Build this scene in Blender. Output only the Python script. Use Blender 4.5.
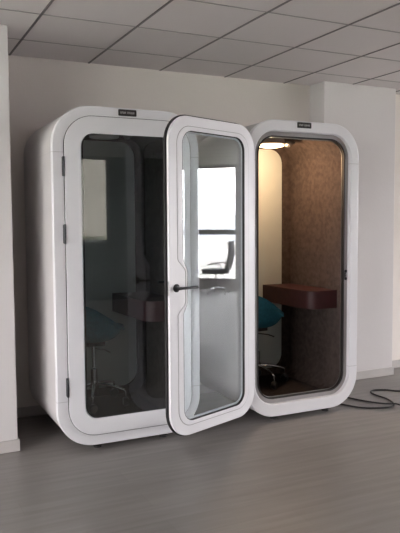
import bpy, bmesh, math, random
from mathutils import Vector, Matrix
random.seed(4)
PI = math.pi
for o in list(bpy.data.objects): bpy.data.objects.remove(o)
scene = bpy.context.scene
C = scene.collection

# ------------------------------------------------------------------ measures (metres)
CEIL = 2.722
YB, XL, XR, W, D = 4.104, 0.986, 2.366, 1.009, 0.89      # booth fronts, left booth, right booth, width, depth
ZB0, ZB1 = 0.035, 2.222
XMAX, XMIN, YMIN, YWALL = 11.5, -5.0, -3.9, 5.08
COLR, COLR2, COLY = 3.60, 4.425, 4.859                   # column right of the booths
COLL, COLLY = 0.778, 4.33                                # column left of the booths

# ------------------------------------------------------------------ camera
yaw, pitch, roll = 0.4533, 0.06788, -0.0061
fw = Vector((math.sin(yaw)*math.cos(pitch), math.cos(yaw)*math.cos(pitch), -math.sin(pitch)))
rt = Vector((math.cos(yaw), -math.sin(yaw), 0)); up = rt.cross(fw)
r2 = math.cos(roll)*rt + math.sin(roll)*up; u2 = -math.sin(roll)*rt + math.cos(roll)*up
cam = bpy.data.cameras.new('camera'); camo = bpy.data.objects.new('camera', cam); C.objects.link(camo)
cam.sensor_fit = 'HORIZONTAL'; cam.sensor_width = 36; cam.lens = 661.27/400*36; cam.clip_start = .05; cam.clip_end = 2000
M4 = Matrix((r2, u2, -fw)).transposed().to_4x4(); M4.translation = Vector((0, 0, 1.488)); camo.matrix_world = M4
scene.camera = camo

# ------------------------------------------------------------------ sky, window daylight, exposure
SKY = 7.0
world = bpy.data.worlds.new('sky'); scene.world = world; world.use_nodes = True
nt = world.node_tree; bg = nt.nodes['Background']
tc = nt.nodes.new('ShaderNodeTexCoord'); sep = nt.nodes.new('ShaderNodeSeparateXYZ'); rp = nt.nodes.new('ShaderNodeValToRGB')
nt.links.new(tc.outputs['Generated'], sep.inputs[0]); nt.links.new(sep.outputs['Z'], rp.inputs[0]); nt.links.new(rp.outputs[0], bg.inputs[0])
rp.color_ramp.elements[0].position = 0.0; rp.color_ramp.elements[0].color = (1, .935, .945, 1)
rp.color_ramp.elements[1].position = 0.5; rp.color_ramp.elements[1].color = (.985, .94, .985, 1)
bg.inputs[1].default_value = SKY
def portal(loc, rot, sx, sy):
    l = bpy.data.lights.new('window_portal', 'AREA'); l.shape = 'RECTANGLE'; l.size = sx; l.size_y = sy
    l.cycles.is_portal = True
    o = bpy.data.objects.new('window_portal', l); o.location = loc; o.rotation_euler = rot; C.objects.link(o)
portal((XMAX-.02, (YMIN+YWALL)/2, 1.4), (0, PI/2, 0), 2.5, YWALL-YMIN)
portal((3.65, YMIN+.02, 1.9), (-PI/2, 0, PI), .7, 1.6)
portal((XMIN+.02, .3, 1.45), (0, -PI/2, 0), 2.3, 7.7)  # serves the unseen windows added on the left
scene.view_settings.view_transform = 'Standard'; scene.view_settings.look = 'None'
scene.view_settings.gamma = 1; scene.view_settings.use_curve_mapping = False
scene.view_settings.exposure = 1.97

# ------------------------------------------------------------------ materials
def mat(name, col, rough=.5, metal=0, spec=.5, noise=None, bump=None, emit=None, estr=0):
    m = bpy.data.materials.new(name); m.use_nodes = True; n = m.node_tree; b = n.nodes['Principled BSDF']
    b.inputs['Base Color'].default_value = (*col, 1); b.inputs['Roughness'].default_value = rough
    b.inputs['Metallic'].default_value = metal; b.inputs['Specular IOR Level'].default_value = spec
    if emit: b.inputs['Emission Color'].default_value = (*emit, 1); b.inputs['Emission Strength'].default_value = estr
    t = n.nodes.new('ShaderNodeTexCoord')
    if noise:
        sc, amt = noise; k = n.nodes.new('ShaderNodeTexNoise'); k.inputs['Scale'].default_value = sc; k.inputs['Detail'].default_value = 5
        n.links.new(t.outputs['Object'], k.inputs['Vector'])
        r = n.nodes.new('ShaderNodeValToRGB'); r.color_ramp.elements[0].position = .3; r.color_ramp.elements[1].position = .7
        r.color_ramp.elements[0].color = (*[c*(1-amt) for c in col], 1); r.color_ramp.elements[1].color = (*[min(1, c*(1+amt)) for c in col], 1)
        n.links.new(k.outputs['Fac'], r.inputs[0]); n.links.new(r.outputs[0], b.inputs['Base Color'])
    if bump:
        sc, st = bump; k = n.nodes.new('ShaderNodeTexNoise'); k.inputs['Scale'].default_value = sc; k.inputs['Detail'].default_value = 4
        n.links.new(t.outputs['Object'], k.inputs['Vector'])
        bp = n.nodes.new('ShaderNodeBump'); bp.inputs['Strength'].default_value = st; bp.inputs['Distance'].default_value = .004
        n.links.new(k.outputs['Fac'], bp.inputs['Height']); n.links.new(bp.outputs[0], b.inputs['Normal'])
    return m
def glass(name, tint, refl=1.0):
    m = bpy.data.materials.new(name); m.use_nodes = True; n = m.node_tree; n.nodes.clear()
    out = n.nodes.new('ShaderNodeOutputMaterial'); mx = n.nodes.new('ShaderNodeMixShader')
    tr = n.nodes.new('ShaderNodeBsdfTransparent'); tr.inputs[0].default_value = (*tint, 1)
    gl = n.nodes.new('ShaderNodeBsdfGlossy'); gl.inputs['Roughness'].default_value = 0.0; gl.inputs[0].default_value = (1, 1, 1, 1)
    lw = n.nodes.new('ShaderNodeLayerWeight'); lw.inputs[0].default_value = .5
    p = n.nodes.new('ShaderNodeMath'); p.operation = 'POWER'; p.inputs[1].default_value = 5
    q = n.nodes.new('ShaderNodeMath'); q.operation = 'MULTIPLY_ADD'; q.inputs[1].default_value = .955; q.inputs[2].default_value = .045*refl
    n.links.new(lw.outputs['Facing'], p.inputs[0]); n.links.new(p.outputs[0], q.inputs[0]); n.links.new(q.outputs[0], mx.inputs[0])
    n.links.new(tr.outputs[0], mx.inputs[1]); n.links.new(gl.outputs[0], mx.inputs[2]); n.links.new(mx.outputs[0], out.inputs[0])
    return m

M = {}
M['wall'] = mat('painted_wall', (.785, .725, .68), .85, noise=(1.2, .02), bump=(60, .15))
M['column'] = mat('painted_column', (.68, .645, .64), .85, noise=(1.5, .02), bump=(60, .15))
M['darkened_wall'] = mat('darkened_unseen_wall', (.045, .052, .055), .85, noise=(1.2, .03), bump=(60, .15))  # unseen wall; dark colour stands in for an unlit surface in the glass
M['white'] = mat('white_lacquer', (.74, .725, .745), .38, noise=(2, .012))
M['body'] = mat('white_laminate_shaded', (.55, .52, .515), .5, noise=(2, .015))  # frame's white made darker: shade of the sides put into the colour
M['rebate'] = mat('grey_rebate', (.30, .28, .28), .45)
M['black'] = mat('black_plastic', (.012, .012, .014), .4)
M['rubber'] = mat('black_rubber', (.015, .012, .012), .6)
M['chrome'] = mat('chrome', (.8, .8, .81), .22, 1)
M['alu'] = mat('brushed_aluminium', (.32, .31, .30), .5, 1)
M['felt'] = mat('brown_felt', (.078, .058, .051), .95, spec=.15, noise=(28, .25), bump=(180, .8))
M['rear'] = mat('pale_rear_panel', (.54, .58, .56), .4, noise=(3, .02))
M['carpet'] = mat('brown_carpet', (.035, .027, .026), .95, spec=.2, noise=(60, .3), bump=(300, .6))
M['desk'] = mat('maroon_laminate', (.040, .009, .010), .6, noise=(25, .15))
M['teal'] = mat('teal_upholstery', (.022, .14, .20), .8, spec=.3, noise=(40, .15), bump=(300, .4))
M['lens_on'] = mat('lit_lamp_lens', (.9, .8, .7), .4, emit=(1, .66, .36), estr=1.8)
M['lens_off'] = mat('unlit_lamp_lens', (.5, .5, .48), .4)
M['plate'] = mat('black_nameplate', (.02, .016, .016), .35)
M['print'] = mat('pale_print', (.42, .40, .40), .5)
M['skirt'] = mat('grey_baseboard', (.50, .465, .45), .5, noise=(5, .04))
M['frame'] = mat('window_frame_grey', (.33, .34, .35), .5)
M['shelf'] = mat('dark_office_fabric', (.05, .055, .06), .8, noise=(40, .2))
M['glass'] = glass('clear_glass', (.93, .965, .975), 1.3)
M['pane'] = glass('window_glass', (.96, .98, .98))
M['dimmed_pane'] = glass('dimming_window_glass', (.30, .295, .27))  # made-up tint that dims the window's patch mirrored in the booth glass

def seam_lines(m, zs, half=.0018):
    # thin dark panel joints cut at fixed heights of the booth body
    n = m.node_tree; b = n.nodes['Principled BSDF']; t = n.nodes.new('ShaderNodeTexCoord'); s = n.nodes.new('ShaderNodeSeparateXYZ')
    n.links.new(t.outputs['Object'], s.inputs[0]); acc = None
    for z in zs:
        c = n.nodes.new('ShaderNodeMath'); c.operation = 'COMPARE'; c.inputs[1].default_value = z; c.inputs[2].default_value = half
        n.links.new(s.outputs['Z'], c.inputs[0])
        if acc is None: acc = c
        else:
            a = n.nodes.new('ShaderNodeMath'); a.operation = 'ADD'; n.links.new(acc.outputs[0], a.inputs[0]); n.links.new(c.outputs[0], a.inputs[1]); acc = a
    old = b.inputs['Base Color'].links[0].from_socket
    mx = n.nodes.new('ShaderNodeMix'); mx.data_type = 'RGBA'; mx.inputs['B'].default_value = (.50, .48, .48, 1)
    n.links.new(acc.outputs[0], mx.inputs['Factor']); n.links.new(old, mx.inputs['A']); n.links.new(mx.outputs['Result'], b.inputs['Base Color'])
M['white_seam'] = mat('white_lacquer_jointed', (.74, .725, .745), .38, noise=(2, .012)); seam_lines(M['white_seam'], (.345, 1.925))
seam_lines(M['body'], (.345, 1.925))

def floor_mat():
    m = bpy.data.materials.new('grey_oak_vinyl'); m.use_nodes = True; n = m.node_tree; b = n.nodes['Principled BSDF']
    t = n.nodes.new('ShaderNodeTexCoord'); mp = n.nodes.new('ShaderNodeMapping'); n.links.new(t.outputs['Object'], mp.inputs[0])
    br = n.nodes.new('ShaderNodeTexBrick'); br.inputs['Scale'].default_value = 1; br.inputs['Brick Width'].default_value = 1.25; br.inputs['Row Height'].default_value = .185
    br.inputs['Mortar Size'].default_value = .0012; br.inputs['Mortar Smooth'].default_value = .2; br.inputs['Bias'].default_value = 0
    br.inputs['Color1'].default_value = (.205, .190, .181, 1); br.inputs['Color2'].default_value = (.228, .211, .201, 1); br.inputs['Mortar'].default_value = (.185, .171, .163, 1)
    n.links.new(mp.outputs[0], br.inputs['Vector'])
    mp2 = n.nodes.new('ShaderNodeMapping'); mp2.inputs['Scale'].default_value = (1.2, 14, 1); n.links.new(t.outputs['Object'], mp2.inputs[0])
    no = n.nodes.new('ShaderNodeTexNoise'); no.inputs['Scale'].default_value = 1.6; no.inputs['Detail'].default_value = 7; n.links.new(mp2.outputs[0], no.inputs['Vector'])
    r = n.nodes.new('ShaderNodeValToRGB'); r.color_ramp.elements[0].position = .3; r.color_ramp.elements[1].position = .7
    r.color_ramp.elements[0].color = (.86, .855, .85, 1); r.color_ramp.elements[1].color = (1.1, 1.1, 1.1, 1); n.links.new(no.outputs['Fac'], r.inputs[0])
    mx = n.nodes.new('ShaderNodeMix'); mx.data_type = 'RGBA'; mx.blend_type = 'MULTIPLY'; mx.inputs['Factor'].default_value = 1
    n.links.new(br.outputs['Color'], mx.inputs['A']); n.links.new(r.outputs[0], mx.inputs['B']); n.links.new(mx.outputs['Result'], b.inputs['Base Color'])
    b.inputs['Roughness'].default_value = .42; b.inputs['Specular IOR Level'].default_value = .5
    bp = n.nodes.new('ShaderNodeBump'); bp.inputs['Strength'].default_value = .12; bp.inputs['Distance'].default_value = .002
    n.links.new(no.outputs['Fac'], bp.inputs['Height']); n.links.new(bp.outputs[0], b.inputs['Normal'])
    return m
M['floor'] = floor_mat()
def ceil_mat():
    m = bpy.data.materials.new('perforated_ceiling_tile'); m.use_nodes = True; n = m.node_tree; b = n.nodes['Principled BSDF']
    t = n.nodes.new('ShaderNodeTexCoord')
    v = n.nodes.new('ShaderNodeTexVoronoi'); v.inputs['Scale'].default_value = 55; v.inputs['Randomness'].default_value = .15; n.links.new(t.outputs['Object'], v.inputs['Vector'])
    r = n.nodes.new('ShaderNodeValToRGB'); r.color_ramp.elements[0].position = .12; r.color_ramp.elements[1].position = .3
    r.color_ramp.elements[0].color = (.50, .465, .46, 1); r.color_ramp.elements[1].color = (.70, .655, .65, 1)
    n.links.new(v.outputs['Distance'], r.inputs[0])
    n.links.new(r.outputs[0], b.inputs['Base Color']); b.inputs['Roughness'].default_value = .9
    return m
M['ceiling'] = ceil_mat()
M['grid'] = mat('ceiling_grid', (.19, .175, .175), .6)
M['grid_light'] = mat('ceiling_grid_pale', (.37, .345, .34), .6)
M['ground'] = mat('hazy_ground', (.40, .44, .36), .95, noise=(.02, .25))
M['hill'] = mat('hazy_hill', (.40, .42, .45), .95, noise=(.01, .08))
M['plaster'] = mat('pale_plaster', (.65, .62, .60), .9, noise=(.1, .1))
M['foliage'] = mat('hazy_foliage', (.17, .21, .11), .9, noise=(.3, .4))

# ------------------------------------------------------------------ mesh helpers
def obj(name, bm, m, parent=None, smooth=True, bevel=0, angle=40, seg=2):
    me = bpy.data.meshes.new(name); bmesh.ops.recalc_face_normals(bm, faces=bm.faces[:]); bm.to_mesh(me); bm.free()
    me.materials.append(m)
    if smooth:
        for p in me.polygons: p.use_smooth = True
        me.set_sharp_from_angle(angle=math.radians(angle))
    o = bpy.data.objects.new(name, me); C.objects.link(o)
    if parent: o.parent = parent
    if bevel:
        b = o.modifiers.new('bevel', 'BEVEL'); b.width = bevel; b.segments = seg; b.limit_method = 'ANGLE'; b.angle_limit = math.radians(50); b.harden_normals = False
    return o
def box(bm, x0, x1, y0, y1, z0, z1):
    v = [bm.verts.new((x, y, z)) for x in (x0, x1) for y in (y0, y1) for z in (z0, z1)]
    for f in ((0, 1, 3, 2), (4, 6, 7, 5), (0, 4, 5, 1), (2, 3, 7, 6), (0, 2, 6, 4), (1, 5, 7, 3)): bm.faces.new([v[i] for i in f])
def boxm(*a):
    bm = bmesh.new(); box(bm, *a); return bm
def rrect(x0, x1, z0, z1, r, n=10):
    P = []
    for cx, cz, a0 in ((x1-r, z1-r, 0), (x0+r, z1-r, PI/2), (x0+r, z0+r, PI), (x1-r, z0+r, 3*PI/2)):
        for k in range(n+1):
            a = a0+PI/2*k/n; P.append((cx+r*math.cos(a), cz+r*math.sin(a)))
    return P
def prism(bm, loops, a0, a1, axis='y'):
    """flat shape with holes (loops[0] outer, others holes) extruded along an axis"""
    def P(p, a): return (p[0], a, p[1]) if axis == 'y' else (p[0], p[1], a) if axis == 'z' else (a, p[0], p[1])
    rings = []
    for a in (a0, a1):
        es = []; vs = []
        for L in loops:
            v = [bm.verts.new(P(p, a)) for p in L]; vs.append(v)
            es += [bm.edges.new((v[i], v[(i+1) % len(v)])) for i in range(len(v))]
        bmesh.ops.triangle_fill(bm, use_beauty=True, use_dissolve=False, edges=es)
        rings.append(vs)
    for v0, v1 in zip(*rings):
        for i in range(len(v0)):
            j = (i+1) % len(v0); bm.faces.new((v0[i], v0[j], v1[j], v1[i]))
def prismm(loops, a0, a1, axis='y'):
    bm = bmesh.new(); prism(bm, loops, a0, a1, axis); return bm
def ringy(bm, outer, inner, y0, y1):
    """quads between two loops with equal point counts, extruded along y"""
    n = len(outer)
    V = [[bm.verts.new((p[0], y, p[1])) for p in L] for L, y in ((outer, y0), (outer, y1), (inner, y1), (inner, y0))]
    for k in range(4):
        A, B = V[k], V[(k+1) % 4]
        for i in range(n):
            j = (i+1) % n; bm.faces.new((A[i], A[j], B[j], B[i]))
def ringm(*a):
    bm = bmesh.new(); ringy(bm, *a); return bm
def lathe(bm, prof, c=(0, 0, 0), n=28, axis='z'):
    R = []
    for r, h in prof:
        ring = []
        for k in range(n if r > 1e-6 else 1):
            a = 2*PI*k/n; p = (r*math.cos(a), r*math.sin(a), h)
            if axis == 'y': p = (p[0], h, p[1])
            if axis == 'x': p = (h, p[0], p[1])
            ring.append(bm.verts.new((c[0]+p[0], c[1]+p[1], c[2]+p[2])))
        R.append(ring)
    for A, B in zip(R, R[1:]):
        if len(A) == 1 and len(B) == 1: continue
        for k in range(n):
            j = (k+1) % n
            if len(A) == 1: bm.faces.new((A[0], B[k], B[j]))
            elif len(B) == 1: bm.faces.new((A[k], A[j], B[0]))
            else: bm.faces.new((A[k], A[j], B[j], B[k]))
def lathem(*a, **k):
    bm = bmesh.new(); lathe(bm, *a, **k); return bm
def tube(bm, pts, rad, n=10):
    pts = [Vector(p) for p in pts]; rings = []
    for i, p in enumerate(pts):
        t = (pts[min(i+1, len(pts)-1)]-pts[max(i-1, 0)]).normalized()
        a = Vector((0, 0, 1)) if abs(t.z) < .9 else Vector((1, 0, 0))
        u = t.cross(a).normalized(); v = t.cross(u); r = rad[i] if isinstance(rad, (list, tuple)) else rad
        rings.append([bm.verts.new(p+r*(math.cos(2*PI*k/n)*u+math.sin(2*PI*k/n)*v)) for k in range(n)])
    for A, B in zip(rings, rings[1:]):
        for k in range(n): bm.faces.new((A[k], A[(k+1) % n], B[(k+1) % n], B[k]))
    bm.faces.new(rings[0]); bm.faces.new(rings[-1][::-1])
def tubem(*a, **k):
    bm = bmesh.new(); tube(bm, *a, **k); return bm
def smooth_path(P, n=8):
    P = [Vector(p) for p in P]; out = []
    for i in range(len(P)-1):
        p0, p1, p2, p3 = P[max(i-1, 0)], P[i], P[i+1], P[min(i+2, len(P)-1)]
        for k in range(n):
            t = k/n; out.append(.5*((2*p1)+(p2-p0)*t+(2*p0-5*p1+4*p2-p3)*t*t+(3*p1-p0-3*p2+p3)*t**3))
    out.append(P[-1]); return out
def tag(o, label, cat, group=None):
    o['label'] = label; o['category'] = cat
    if group: o['group'] = group
    return o
def struct(o): o['kind'] = 'structure'; return o
def empty(name, loc):
    o = bpy.data.objects.new(name, None); o.location = loc; o.empty_display_size = .1; C.objects.link(o); return o

# ------------------------------------------------------------------ room
struct(obj('floor', boxm(XMIN-.15, XMAX+.15, YMIN-.15, YWALL+.15, -.12, 0), M['floor']))
ceil = struct(obj('ceiling', boxm(XMIN-.15, XMAX+.15, YMIN-.15, YWALL+.15, CEIL, CEIL+.1), M['ceiling']))
bm = bmesh.new()
x = .9219 - .6*6
while x < XMAX:
    if x > XMIN: box(bm, x-.007, x+.007, YMIN, YWALL, CEIL-.004, CEIL+.002)
    x += .6
obj('runner_with_gap_shade', bm, M['grid'], ceil, smooth=False)  # runner bars drawn dark, with the shade of the tile gaps in their colour
bm = bmesh.new(); y = 4.6193
while y > YMIN:
    box(bm, XMIN, XMAX, y-.005, y+.005, CEIL-.003, CEIL+.002); y -= .6
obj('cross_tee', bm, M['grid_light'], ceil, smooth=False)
struct(obj('wall_back', boxm(XMIN-.15, XMAX+.15, YWALL, YWALL+.15, 0, CEIL), M['wall']))
WL_ADDED = [(-3.5+1.95*i, -3.5+1.95*i+1.35, .5, 2.5) for i in range(4)]  # unseen windows, added to bring light from the left
struct(obj('wall_left', prismm([[(YMIN-.15, 0), (YWALL+.15, 0), (YWALL+.15, CEIL), (YMIN-.15, CEIL)]]+[[(a, c), (b, c), (b, d), (a, d)] for a, b, c, d in WL_ADDED], XMIN-.15, XMIN, 'x'), M['wall'], smooth=False))
struct(obj('trim_column_right', boxm(COLR, COLR2, COLY, YWALL, 0, CEIL), M['column'], bevel=.004))
struct(obj('trim_column_left', boxm(XMIN, COLL, COLLY, YWALL, 0, CEIL), M['column'], bevel=.004))
# unseen wall behind the camera, coloured dark to keep reflections dark, with windows
WF = [(3.30, 4.00, 1.10, 2.715)]
bm = bmesh.new()
prism(bm, [[(XMIN-.15, 0), (XMAX+.15, 0), (XMAX+.15, CEIL), (XMIN-.15, CEIL)]]+[[(a, c), (b, c), (b, d), (a, d)] for a, b, c, d in WF], YMIN-.15, YMIN)
struct(obj('wall_front', bm, M['darkened_wall'], smooth=False))
WR = []; PY = .07
y0 = PY-1.19*3
while y0+.94 < YWALL-.1:
    if y0 > YMIN+.1: WR.append((y0, y0+.94, .2, 2.69))
    y0 += 1.19
bm = bmesh.new()
prism(bm, [[(YMIN-.15, 0), (YWALL+.15, 0), (YWALL+.15, CEIL), (YMIN-.15, CEIL)]]+[[(a, c), (b, c), (b, d), (a, d)] for a, b, c, d in WR], XMAX, XMAX+.15, 'x')
struct(obj('wall_right', bm, M['column'], smooth=False))
n = 1
for a, b, c, d in WF:
    bm = bmesh.new(); box(bm, a, a+.05, YMIN-.1, YMIN-.04, c, d); box(bm, b-.05, b, YMIN-.1, YMIN-.04, c, d)
    box(bm, a+.05, b-.05, YMIN-.1, YMIN-.04, c, c+.05); box(bm, a+.05, b-.05, YMIN-.1, YMIN-.04, d-.05, d)
    f = struct(obj('window_%d' % n, bm, M['frame'], smooth=False)); obj('window_glass', boxm(a+.05, b-.05, YMIN-.075, YMIN-.067, c+.05, d-.05), M['dimmed_pane'], f)
    n += 1
for a, b, c, d, X0 in [w+(XMAX+.03,) for w in WR]+[w+(XMIN-.09,) for w in WL_ADDED]:  # right wall windows, then the unseen added ones on the left
    X1 = X0+.06
    bm = bmesh.new(); box(bm, X0, X1, a, a+.03, c, d); box(bm, X0, X1, b-.03, b, c, d); box(bm, X0, X1, a+.03, b-.03, c, c+.04); box(bm, X0, X1, a+.03, b-.03, d-.04, d)
    box(bm, X0, X1, a+.03, b-.03, 1.2, 1.31)
    f = struct(obj('window_%d' % n, bm, M['frame'], smooth=False))
    bm = bmesh.new(); box(bm, X0+.02, X0+.028, a+.03, b-.03, c+.04, 1.2); box(bm, X0+.02, X0+.028, a+.03, b-.03, 1.31, d-.04); obj('window_glass', bm, M['pane'], f)
    n += 1
def skirt(name, *a): struct(obj(name, boxm(*a), M['skirt'], bevel=.003))
H = .078
skirt('baseboard_back', COLL+.012, COLR-.012, YWALL-.012, YWALL, 0, H)
skirt('baseboard_back_right', COLR2+.012, XMAX, YWALL-.012, YWALL, 0, H)
skirt('baseboard_column_left', XMIN, COLL+.012, COLLY-.012, COLLY, 0, H)
skirt('baseboard_column_left_side', COLL, COLL+.012, COLLY, YWALL, 0, H)
skirt('baseboard_column_right', COLR-.012, COLR2+.012, COLY-.012, COLY, 0, H)
skirt('baseboard_column_right_side', COLR2, COLR2+.012, COLY, YWALL, 0, H)
skirt('baseboard_column_inner_side', COLR-.012, COLR, COLY, YWALL, 0, H)

# ------------------------------------------------------------------ phone booths
def plate_glyphs():
    bm = bmesh.new(); x = -.049
    for w in (.007, .008, .007, .008, 0, .009, .007, .008, .007, .006):
        if w == 0: x += .006; continue
        box(bm, x, x+.002, -.0042, -.003, -.0065, .0065); box(bm, x+w-.002, x+w, -.0042, -.003, -.0065, .0065)
        zz = random.choice((-.0065, .0045, -.001)); box(bm, x+.002, x+w-.002, -.0042, -.003, zz, zz+.002); x += w+.0027
    return bm
def booth(x0, label, lit, door_angle):
    R = empty('phone_booth', (x0, YB, 0)); tag(R, label, 'phone booth', 'phone booths')
    def rr(ms, mb, mt, r, n=12): return rrect(ms, W-ms, ZB0+mb, ZB1-mt, r, n)
    out = rr(0, 0, 0, .25)
    # front frame, opening, door stop, gaskets
    op = rr(.079, .096, .083, .166)
    obj('front_frame', ringm(out, op, 0, .045), M['white_seam'], R, bevel=.007, seg=3)
    st = rr(.113, .128, .114, .135)
    obj('door_stop', ringm(op, st, .032, .05), M['rebate'], R)
    g = rr(.121, .136, .122, .13)
    obj('opening_gasket', ringm(rr(.112, .127, .113, .136), g, .028, .055), M['rubber'], R)
    obj('opening_lip', ringm(rr(.1205, .1355, .1215, .1305), rr(.126, .141, .127, .126), .052, .055), M['alu'], R)
    # outer body: a rounded tube with its rear cover
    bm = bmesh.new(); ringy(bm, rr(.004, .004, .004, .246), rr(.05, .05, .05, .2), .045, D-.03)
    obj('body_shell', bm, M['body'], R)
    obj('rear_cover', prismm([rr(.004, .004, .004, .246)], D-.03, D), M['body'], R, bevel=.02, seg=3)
    # inside: felt lining, carpet floor, pale rear panel
    bm = bmesh.new(); ringy(bm, rr(.05, .05, .05, .2), rr(.068, .075, .075, .18), .055, D-.045)
    ringy(bm, rr(.05, .05, .05, .2), rr(.15, .15, .11, .12), D-.045, D-.03)
    obj('felt_lining', bm, M['felt'], R)
    obj('rear_panel', prismm([rr(.155, .155, .115, .12)], D-.04, D-.031), M['rear'], R)
    obj('carpet_floor', boxm(.13, W-.13, .06, D-.045, ZB0+.075, ZB0+.09), M['carpet'], R)
    # feet
    for fx in (.28, .755):
        for fy in (.07, D-.12):
            f = obj('foot', lathem([(0, 0), (.028, 0), (.028, .012), (.012, .016), (.012, ZB0+.002), (0, ZB0+.002)], (fx, fy, 0), 16), M['rubber'], R)
    # name plate
    pl = obj('name_plate', prismm([rrect(-.062, .062, -.021, .021, .006, 4)], -.003, .001), M['plate'], R, bevel=.001)
    pl.location = (.497, 0, 2.192)
    obj('plate_lettering', plate_glyphs(), M['print'], pl, smooth=False)
    # half desk along the right inner wall
    r = .075; xf, xr, yf, yr = .665, W-.068, .172, D-.045
    P = [(xr, yf), (xr, yr), (xf-.01, yr)] + [(xf+.015+r+r*math.cos(a), yf+r+r*math.sin(a)) for a in [PI+PI/2*k/8 for k in range(9)]]
    obj('wall_desk', prismm([P], .788, .932, 'z'), M['desk'], R, bevel=.006, seg=2)
    # ceiling lamp and sensor
    zc = ZB1-.09
    ring = obj('ceiling_lamp', lathem([(0, zc), (.104, zc), (.108, zc-.006), (.108, zc-.034), (.1, zc-.038), (.098, zc-.03), (0, zc-.03)], (.475, .425, 0), 36), M['rebate'], R)
    lens = obj('lamp_lens', lathem([(0, zc-.0385), (.1, zc-.0385), (.106, zc-.045), (.1, zc-.051), (.07, zc-.056), (0, zc-.058)], (.475, .425, 0), 36), M['lens_on'] if lit else M['lens_off'], ring)
    if lit: lens['label'] = 'glowing warm white lamp lens'
    sn = obj('ceiling_sensor', lathem([(0, zc), (.058, zc), (.058, zc-.012), (.05, zc-.02), (.03, zc-.021), (0, zc-.021)], (.665, .47, 0), 24), M['black'], R)
    obj('sensor_dome', lathem([(.03, zc-.02), (.028, zc-.034), (.018, zc-.044), (0, zc-.048)], (.665, .47, 0), 20), M['alu'], sn)
    if lit:
        l = bpy.data.lights.new('lamp_glow', 'POINT'); l.shadow_soft_size = .03; l.energy = LAMP; l.color = (1, .66, .38)
        lo = bpy.data.objects.new('lamp_glow', l); lo.location = (x0+.475, YB+.425, zc-.11); C.objects.link(lo)
    # latch strike on the right jamb
    s = obj('strike_plate', prismm([rrect(0, .022, 1.025, 1.105, .008, 4)], .026, .033), M['black'], R); s.location = (W-.106, 0, 0)
    obj('strike_keeper', boxm(.006, .016, .0245, .0262, 1.045, 1.085), M['chrome'], s)
    # hinges on the left jamb
    hs = .038 if door_angle else 0
    for hz in (.44, 1.415, 1.835):
        h = obj('hinge', lathem([(0, hz-.062), (.0075, hz-.062), (.0075, hz+.062), (0, hz+.062)], (.068-hs, -.018, 0), 14), M['black'], R)
        obj('hinge_leaf', boxm(.060-hs, .068-hs, -.018, .002, hz-.058, hz+.058), M['black'], h)
    # the door leaf, built about its hinge axis
    dz0, dz1 = .108, 2.155; dw = .862
    x1 = .006
    # raised inner bead around the pane; it steps inward beside the handle
    def bead(m, mv, r, jog):
        a = rrect(x1+m, x1+dw-m, dz0+mv, dz1-mv, r, 12); xr_ = x1+dw-m
        # points run: top right, top left, bottom left, bottom right; the jog lies between bottom right and top right
        j = [(xr_, .90), (xr_-jog*.12, .915), (xr_-jog*.88, .965), (xr_-jog, .98), (xr_-jog, 1.175), (xr_-jog*.88, 1.19), (xr_-jog*.12, 1.24), (xr_, 1.255)]
        return a + j
    skin_o = rrect(x1, x1+dw, dz0, dz1, .185, 12); ap = bead(.105, .108, .085, .048)
    d = obj('door', prismm([skin_o, ap], 0, .014), M['white'], R, bevel=.005, seg=3)
    i = .007
    obj('door_gasket', ringm(rrect(x1-.003, x1+dw+.003, dz0-.003, dz1+.003, .188, 12), rrect(x1+.03, x1+dw-.03, dz0+.03, dz1-.03, .155, 12), .004, .0175), M['rubber'], d)
    inner = rrect(x1+i, x1+dw-i, dz0+i, dz1-i, .17, 12)
    obj('door_inner_frame', prismm([inner, bead(.1, .1, .09, .053)], .021, .042), M['white'], d, bevel=.005, seg=3)
    obj('inner_bead', prismm([bead(.078, .072, .115, .07), bead(.122, .098, .09, .038)], .040, .0465), M['white'], d, bevel=.003, seg=2)
    obj('bead_groove', prismm([bead(.0745, .0685, .1185, .07), bead(.0815, .0755, .1115, .07)], .0415, .0432), M['rebate'], d)
    obj('bead_gasket', prismm([bead(.121, .097, .09, .038), bead(.126, .102, .085, .038)], .027, .0445), M['rubber'], d)
    obj('glass_pane', ringless(rrect(x1+.09, x1+dw-.09, dz0+.095, dz1-.095, .095, 12), .014, .021), M['glass'], d)
    hx, hz = x1+dw-.062, 1.075
    for sgn, yb in ((-1, 0), (1, .042)):
        hb = obj('handle', lathem([(0, yb-sgn*.001), (.026, yb-sgn*.001), (.026, yb+sgn*.007), (.023, yb+sgn*.01), (.011, yb+sgn*.012), (.010, yb+sgn*.045), (0, yb+sgn*.045)], (hx, 0, hz), 24, 'y'), M['black'], d)
        box_b = bmesh.new(); tube(box_b, smooth_path([(hx, yb+sgn*.045, hz), (hx-.03, yb+sgn*.052, hz), (hx-.08, yb+sgn*.053, hz), (hx-.145, yb+sgn*.05, hz)], 6), .0085, 12)
        lv = bpy.data.meshes.new('t')
        m_ = obj('handle', box_b, M['black'], d)
        # join lever and rose into one mesh
        join(hb, m_)
    obj('latch_plate', boxm(x1+dw-i-.001, x1+dw-i+.0015, .024, .038, 1.03, 1.12), M['chrome'], d)
    if len(d.children):
        pass
    d.location = (.068 if not door_angle else .03, -.018, 0); d.rotation_euler = (0, 0, -math.radians(door_angle))
    if door_angle: d['label'] = 'white framed glass door swung wide open'
    return R
def ringless(loop, y0, y1):
    bm = bmesh.new(); n = len(loop)
    A = [bm.verts.new((p[0], y0, p[1])) for p in loop]; B = [bm.verts.new((p[0], y1, p[1])) for p in loop]
    bm.faces.new(A); bm.faces.new(B[::-1])
    for i in range(n): bm.faces.new((A[i], B[i], B[(i+1) % n], A[(i+1) % n]))
    return bm
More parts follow.
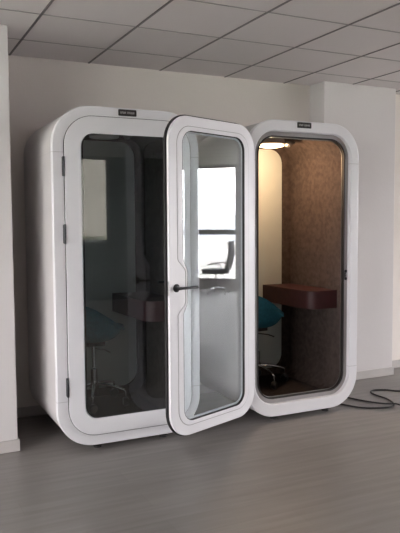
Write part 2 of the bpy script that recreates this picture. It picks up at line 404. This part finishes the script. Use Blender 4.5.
def join(a, b):
    bm = bmesh.new(); bm.from_mesh(a.data); bm.from_mesh(b.data); bm.to_mesh(a.data); bm.free()
    for p in a.data.polygons: p.use_smooth = True
    a.data.set_sharp_from_angle(angle=math.radians(40)); bpy.data.objects.remove(b)
LAMP = 5.2
booth(XL, 'white rounded phone booth on the left with its glass door closed', False, 0)
booth(XR, 'white rounded phone booth with open glass door and lit brown felt interior', True, 158.5)

# ------------------------------------------------------------------ booth chairs
FZ = ZB0+.09
def booth_chair(x, y, label, turn=0, spin=0):
    R = empty('swivel_chair', (x, y, FZ)); R.rotation_euler = (0, 0, turn); tag(R, label, 'chair', 'teal swivel chairs inside the booths')
    # moulded shell: bucket seat that rises to a low back at -x
    bm = bmesh.new(); N, K = 44, 12; top = []; bot = []
    def sm(t): t = max(0, min(1, t)); return t*t*(3-2*t)
    def pt(k, s, low):
        a = 2*PI*k/N; u = (1-math.cos(a-0))/2            # 0 at front (+x), 1 at back (-x)
        rad = .222*(1+.03*math.cos(2*a)); rim = .715-FZ+.195*sm(u*1.02)
        base = .60-FZ if low else .67-FZ
        f = s**(2.2 if not low else 3.4); z = base+(rim-base)*f; r = rad*(s if not low else s**.8)
        if low: r *= 1.0; z -= .0
        return Vector((r*math.cos(a)*(1.0 + (.05*u if s > .8 else 0)), r*math.sin(a), z))
    ct = bm.verts.new(pt(0, 0, False)); cb = bm.verts.new(pt(0, 0, True)); 
    for s in [i/K for i in range(1, K+1)]:
        top.append([bm.verts.new(pt(k, s, False)) for k in range(N)])
    for s in [i/K for i in range(1, K+1)]:
        ring = []
        for k in range(N):
            p = pt(k, s, True)
            if s == 1: p += Vector((.004*math.cos(2*PI*k/N), .004*math.sin(2*PI*k/N), -.034))
            ring.append(bm.verts.new(p))
        bot.append(ring)
    for A, c_ in ((top, ct), (bot, cb)):
        for k in range(N): bm.faces.new((c_, A[0][k], A[0][(k+1) % N]))
        for P, Q in zip(A, A[1:]):
            for k in range(N): bm.faces.new((P[k], Q[k], Q[(k+1) % N], P[(k+1) % N]))
    for k in range(N): bm.faces.new((top[-1][k], bot[-1][k], bot[-1][(k+1) % N], top[-1][(k+1) % N]))
    obj('seat_shell', bm, M['teal'], R, angle=60)
    bm = lathem([(0, .60-FZ), (.16, .612-FZ+.03), (.172, .68-FZ), (.16, .715-FZ), (.11, .73-FZ), (0, .735-FZ)], (.02, 0, 0), 32)
    obj('seat_cushion', bm, M['teal'], R, angle=70)
    obj('seat_plate', boxm(-.07, .07, -.06, .06, .572-FZ, .603-FZ), M['black'], R, bevel=.004)
    obj('gas_lift', lathem([(0, .14), (.026, .14), (.026, .27), (.020, .275), (.014, .28), (.014, .455), (0, .455)], (0, 0, 0), 20), M['chrome'], R)
    obj('height_lever', tubem([(0, 0, .425), (.05, -.09, .42), (.06, -.15, .41)], .005, 8), M['black'], R)
    obj('hub', lathem([(0, .12), (.034, .125), (.036, .168), (.028, .178), (0, .178)], (0, 0, 0), 20), M['chrome'], R)
    for q in range(5):
        a = spin+2*PI*q/5; c, s = math.cos(a), math.sin(a)
        leg = obj('base_leg', tubem([(c*r, s*r, z) for r, z in ((.02, .155), (.1, .15), (.18, .135), (.236, .12), (.244, .105), (.246, .075))], [.015, .013, .011, .010, .009, .008], 10), M['chrome'], R)
        ca = obj('caster', lathem([(0, -.02), (.026, -.02), (.033, -.012), (.033, .012), (.026, .02), (0, .02)], (0, 0, 0), 18, 'x'), M['black'], leg)
        ca.location = (c*.246, s*.246, .0335); ca.rotation_euler = (0, 0, a+.6)
    return R
booth_chair(XL+.435, 4.74, 'teal bucket chair on chrome base behind the closed glass door', .15, .45)
booth_chair(XR+.47, 4.74, 'teal bucket chair on chrome casters beneath the maroon desk in the lit booth', .15, -.40)

# ------------------------------------------------------------------ cable on the floor
def cable(pts, label):
    bm = tubem(smooth_path(pts, 10), .0065, 8); o = obj('power_cable', bm, M['rubber']); tag(o, label, 'cable', 'black cables on the floor')
Z = .0066
cable([(3.36, 4.72, Z), (3.30, 4.5, Z), (3.30, 4.3, Z), (3.335, 4.222, Z), (3.40, 4.09, Z), (3.50, 4.02, Z), (3.62, 3.99, Z), (3.71, 4.05, Z), (3.765, 4.19, Z), (3.765, 4.33, Z), (3.79, 4.42, Z), (3.86, 4.46, Z), (3.96, 4.42, Z), (4.04, 4.33, Z), (4.3, 4.2, Z), (4.8, 4.1, Z), (5.6, 4.25, Z)],
      'black power cable lying in a wide loop on the floor right of the booths')
cable([(3.42, 4.72, Z), (3.46, 4.55, Z), (3.503, 4.37, Z), (3.56, 4.22, Z), (3.64, 4.08, Z+.003), (3.69, 4.01, Z+.013), (3.74, 3.95, Z+.004), (3.9, 3.83, Z), (4.3, 3.72, Z), (5.2, 3.8, Z)],
      'black power cable running straight out from behind the right booth under the looped one')

# ------------------------------------------------------------------ office chair by the far window (seen mirrored in the open door)
def office_chair(x, y, turn):
    R = empty('office_chair', (x, y, 0)); R.rotation_euler = (0, 0, turn); tag(R, 'grey high-backed office chair on a chrome star base by the tall windows', 'chair')
    obj('seat', prismm([rrect(-.25, .25, -.25, .25, .09, 6)], .42, .51, 'z'), M['shelf'], R, bevel=.025, seg=3)
    bm = bmesh.new(); rows = []
    for i in range(11):
        t = i/10; z = .47+.62*t; xx = -.23-.10*t-.05*math.sin(PI*t); w = .24-.06*t
        rows.append([[bm.verts.new((xx+.03*(j/4)**2*1.0+dx, w*j/4, z)) for j in range(-4, 5)] for dx in (0, -.05)])
    for A, B in zip(rows, rows[1:]):
        for s in (0, 1):
            for j in range(8): bm.faces.new((A[s][j], A[s][j+1], B[s][j+1], B[s][j]))
        for j in (0, 8): bm.faces.new((A[0][j], B[0][j], B[1][j], A[1][j]))
    for A in (rows[0], rows[-1]):
        for j in range(8): bm.faces.new((A[0][j], A[0][j+1], A[1][j+1], A[1][j]))
    obj('backrest', bm, M['shelf'], R)
    for s in (-1, 1):
        obj('armrest', tubem(smooth_path([(-.2, s*.25, .47), (-.17, s*.28, .60), (-.05, s*.28, .63), (.1, s*.28, .61)], 5), .013, 8), M['shelf'], R)
    obj('gas_lift', lathem([(0, .08), (.028, .08), (.028, .25), (.016, .26), (.016, .42), (0, .42)], (0, 0, 0), 16), M['chrome'], R)
    for q in range(5):
        a = 2*PI*q/5; c, s = math.cos(a), math.sin(a)
        leg = obj('base_leg', tubem([(0, 0, .12), (c*.15, s*.15, .11), (c*.3, s*.3, .07)], [.02, .016, .012], 8), M['chrome'], R)
        ca = obj('caster', lathem([(0, -.012), (.03, -.012), (.03, .012), (0, .012)], (0, 0, 0), 14, 'x'), M['black'], leg); ca.location = (c*.3, s*.3, .0305)
office_chair(10.7, .82, -PI/2-.1)

# ------------------------------------------------------------------ outside: hillside town below the windows
bm = bmesh.new(); v = [bm.verts.new(p) for p in ((-400, -900, -18), (1200, -900, -18), (1200, 900, -18), (-400, 900, -18))]; bm.faces.new(v)
struct(obj('trim_town_ground', bm, M['ground'], smooth=False))
bm = bmesh.new(); rows = []
for i in range(60):
    y = -900+30*i; h = 10+16*(.5+.5*math.sin(i*.21))+8*math.sin(i*.5+1)
    rows.append([bm.verts.new(p) for p in ((420, y, -18), (600, y, h*.6), (780, y, h), (1000, y, -18))])
for A, B in zip(rows, rows[1:]):
    for j in range(3): bm.faces.new((A[j], B[j], B[j+1], A[j+1]))
struct(obj('trim_distant_hills', bm, M['hill']))
bm = bmesh.new()
for i in range(260):
    x = random.uniform(60, 420); y = random.uniform(-.7*x, .7*x); s = random.uniform(4, 9); hh = random.uniform(5, 14)
    box(bm, x, x+s, y, y+s*1.3, -18, -18+hh)
o = obj('town_houses', bm, M['plaster'], smooth=False); o['kind'] = 'stuff'; tag(o, 'pale distant town houses seen beyond the tall windows', 'houses')
bm = bmesh.new()
for i in range(220):
    x = random.uniform(26, 52); y = random.uniform(-60, 60); r = random.uniform(1.5, 3)
    bmesh.ops.create_icosphere(bm, subdivisions=1, radius=r, matrix=Matrix.Translation((x, y, -18+r*1.6)))
o = obj('town_trees', bm, M['foliage']); o['kind'] = 'stuff'; tag(o, 'green treetops below the tall windows', 'trees')
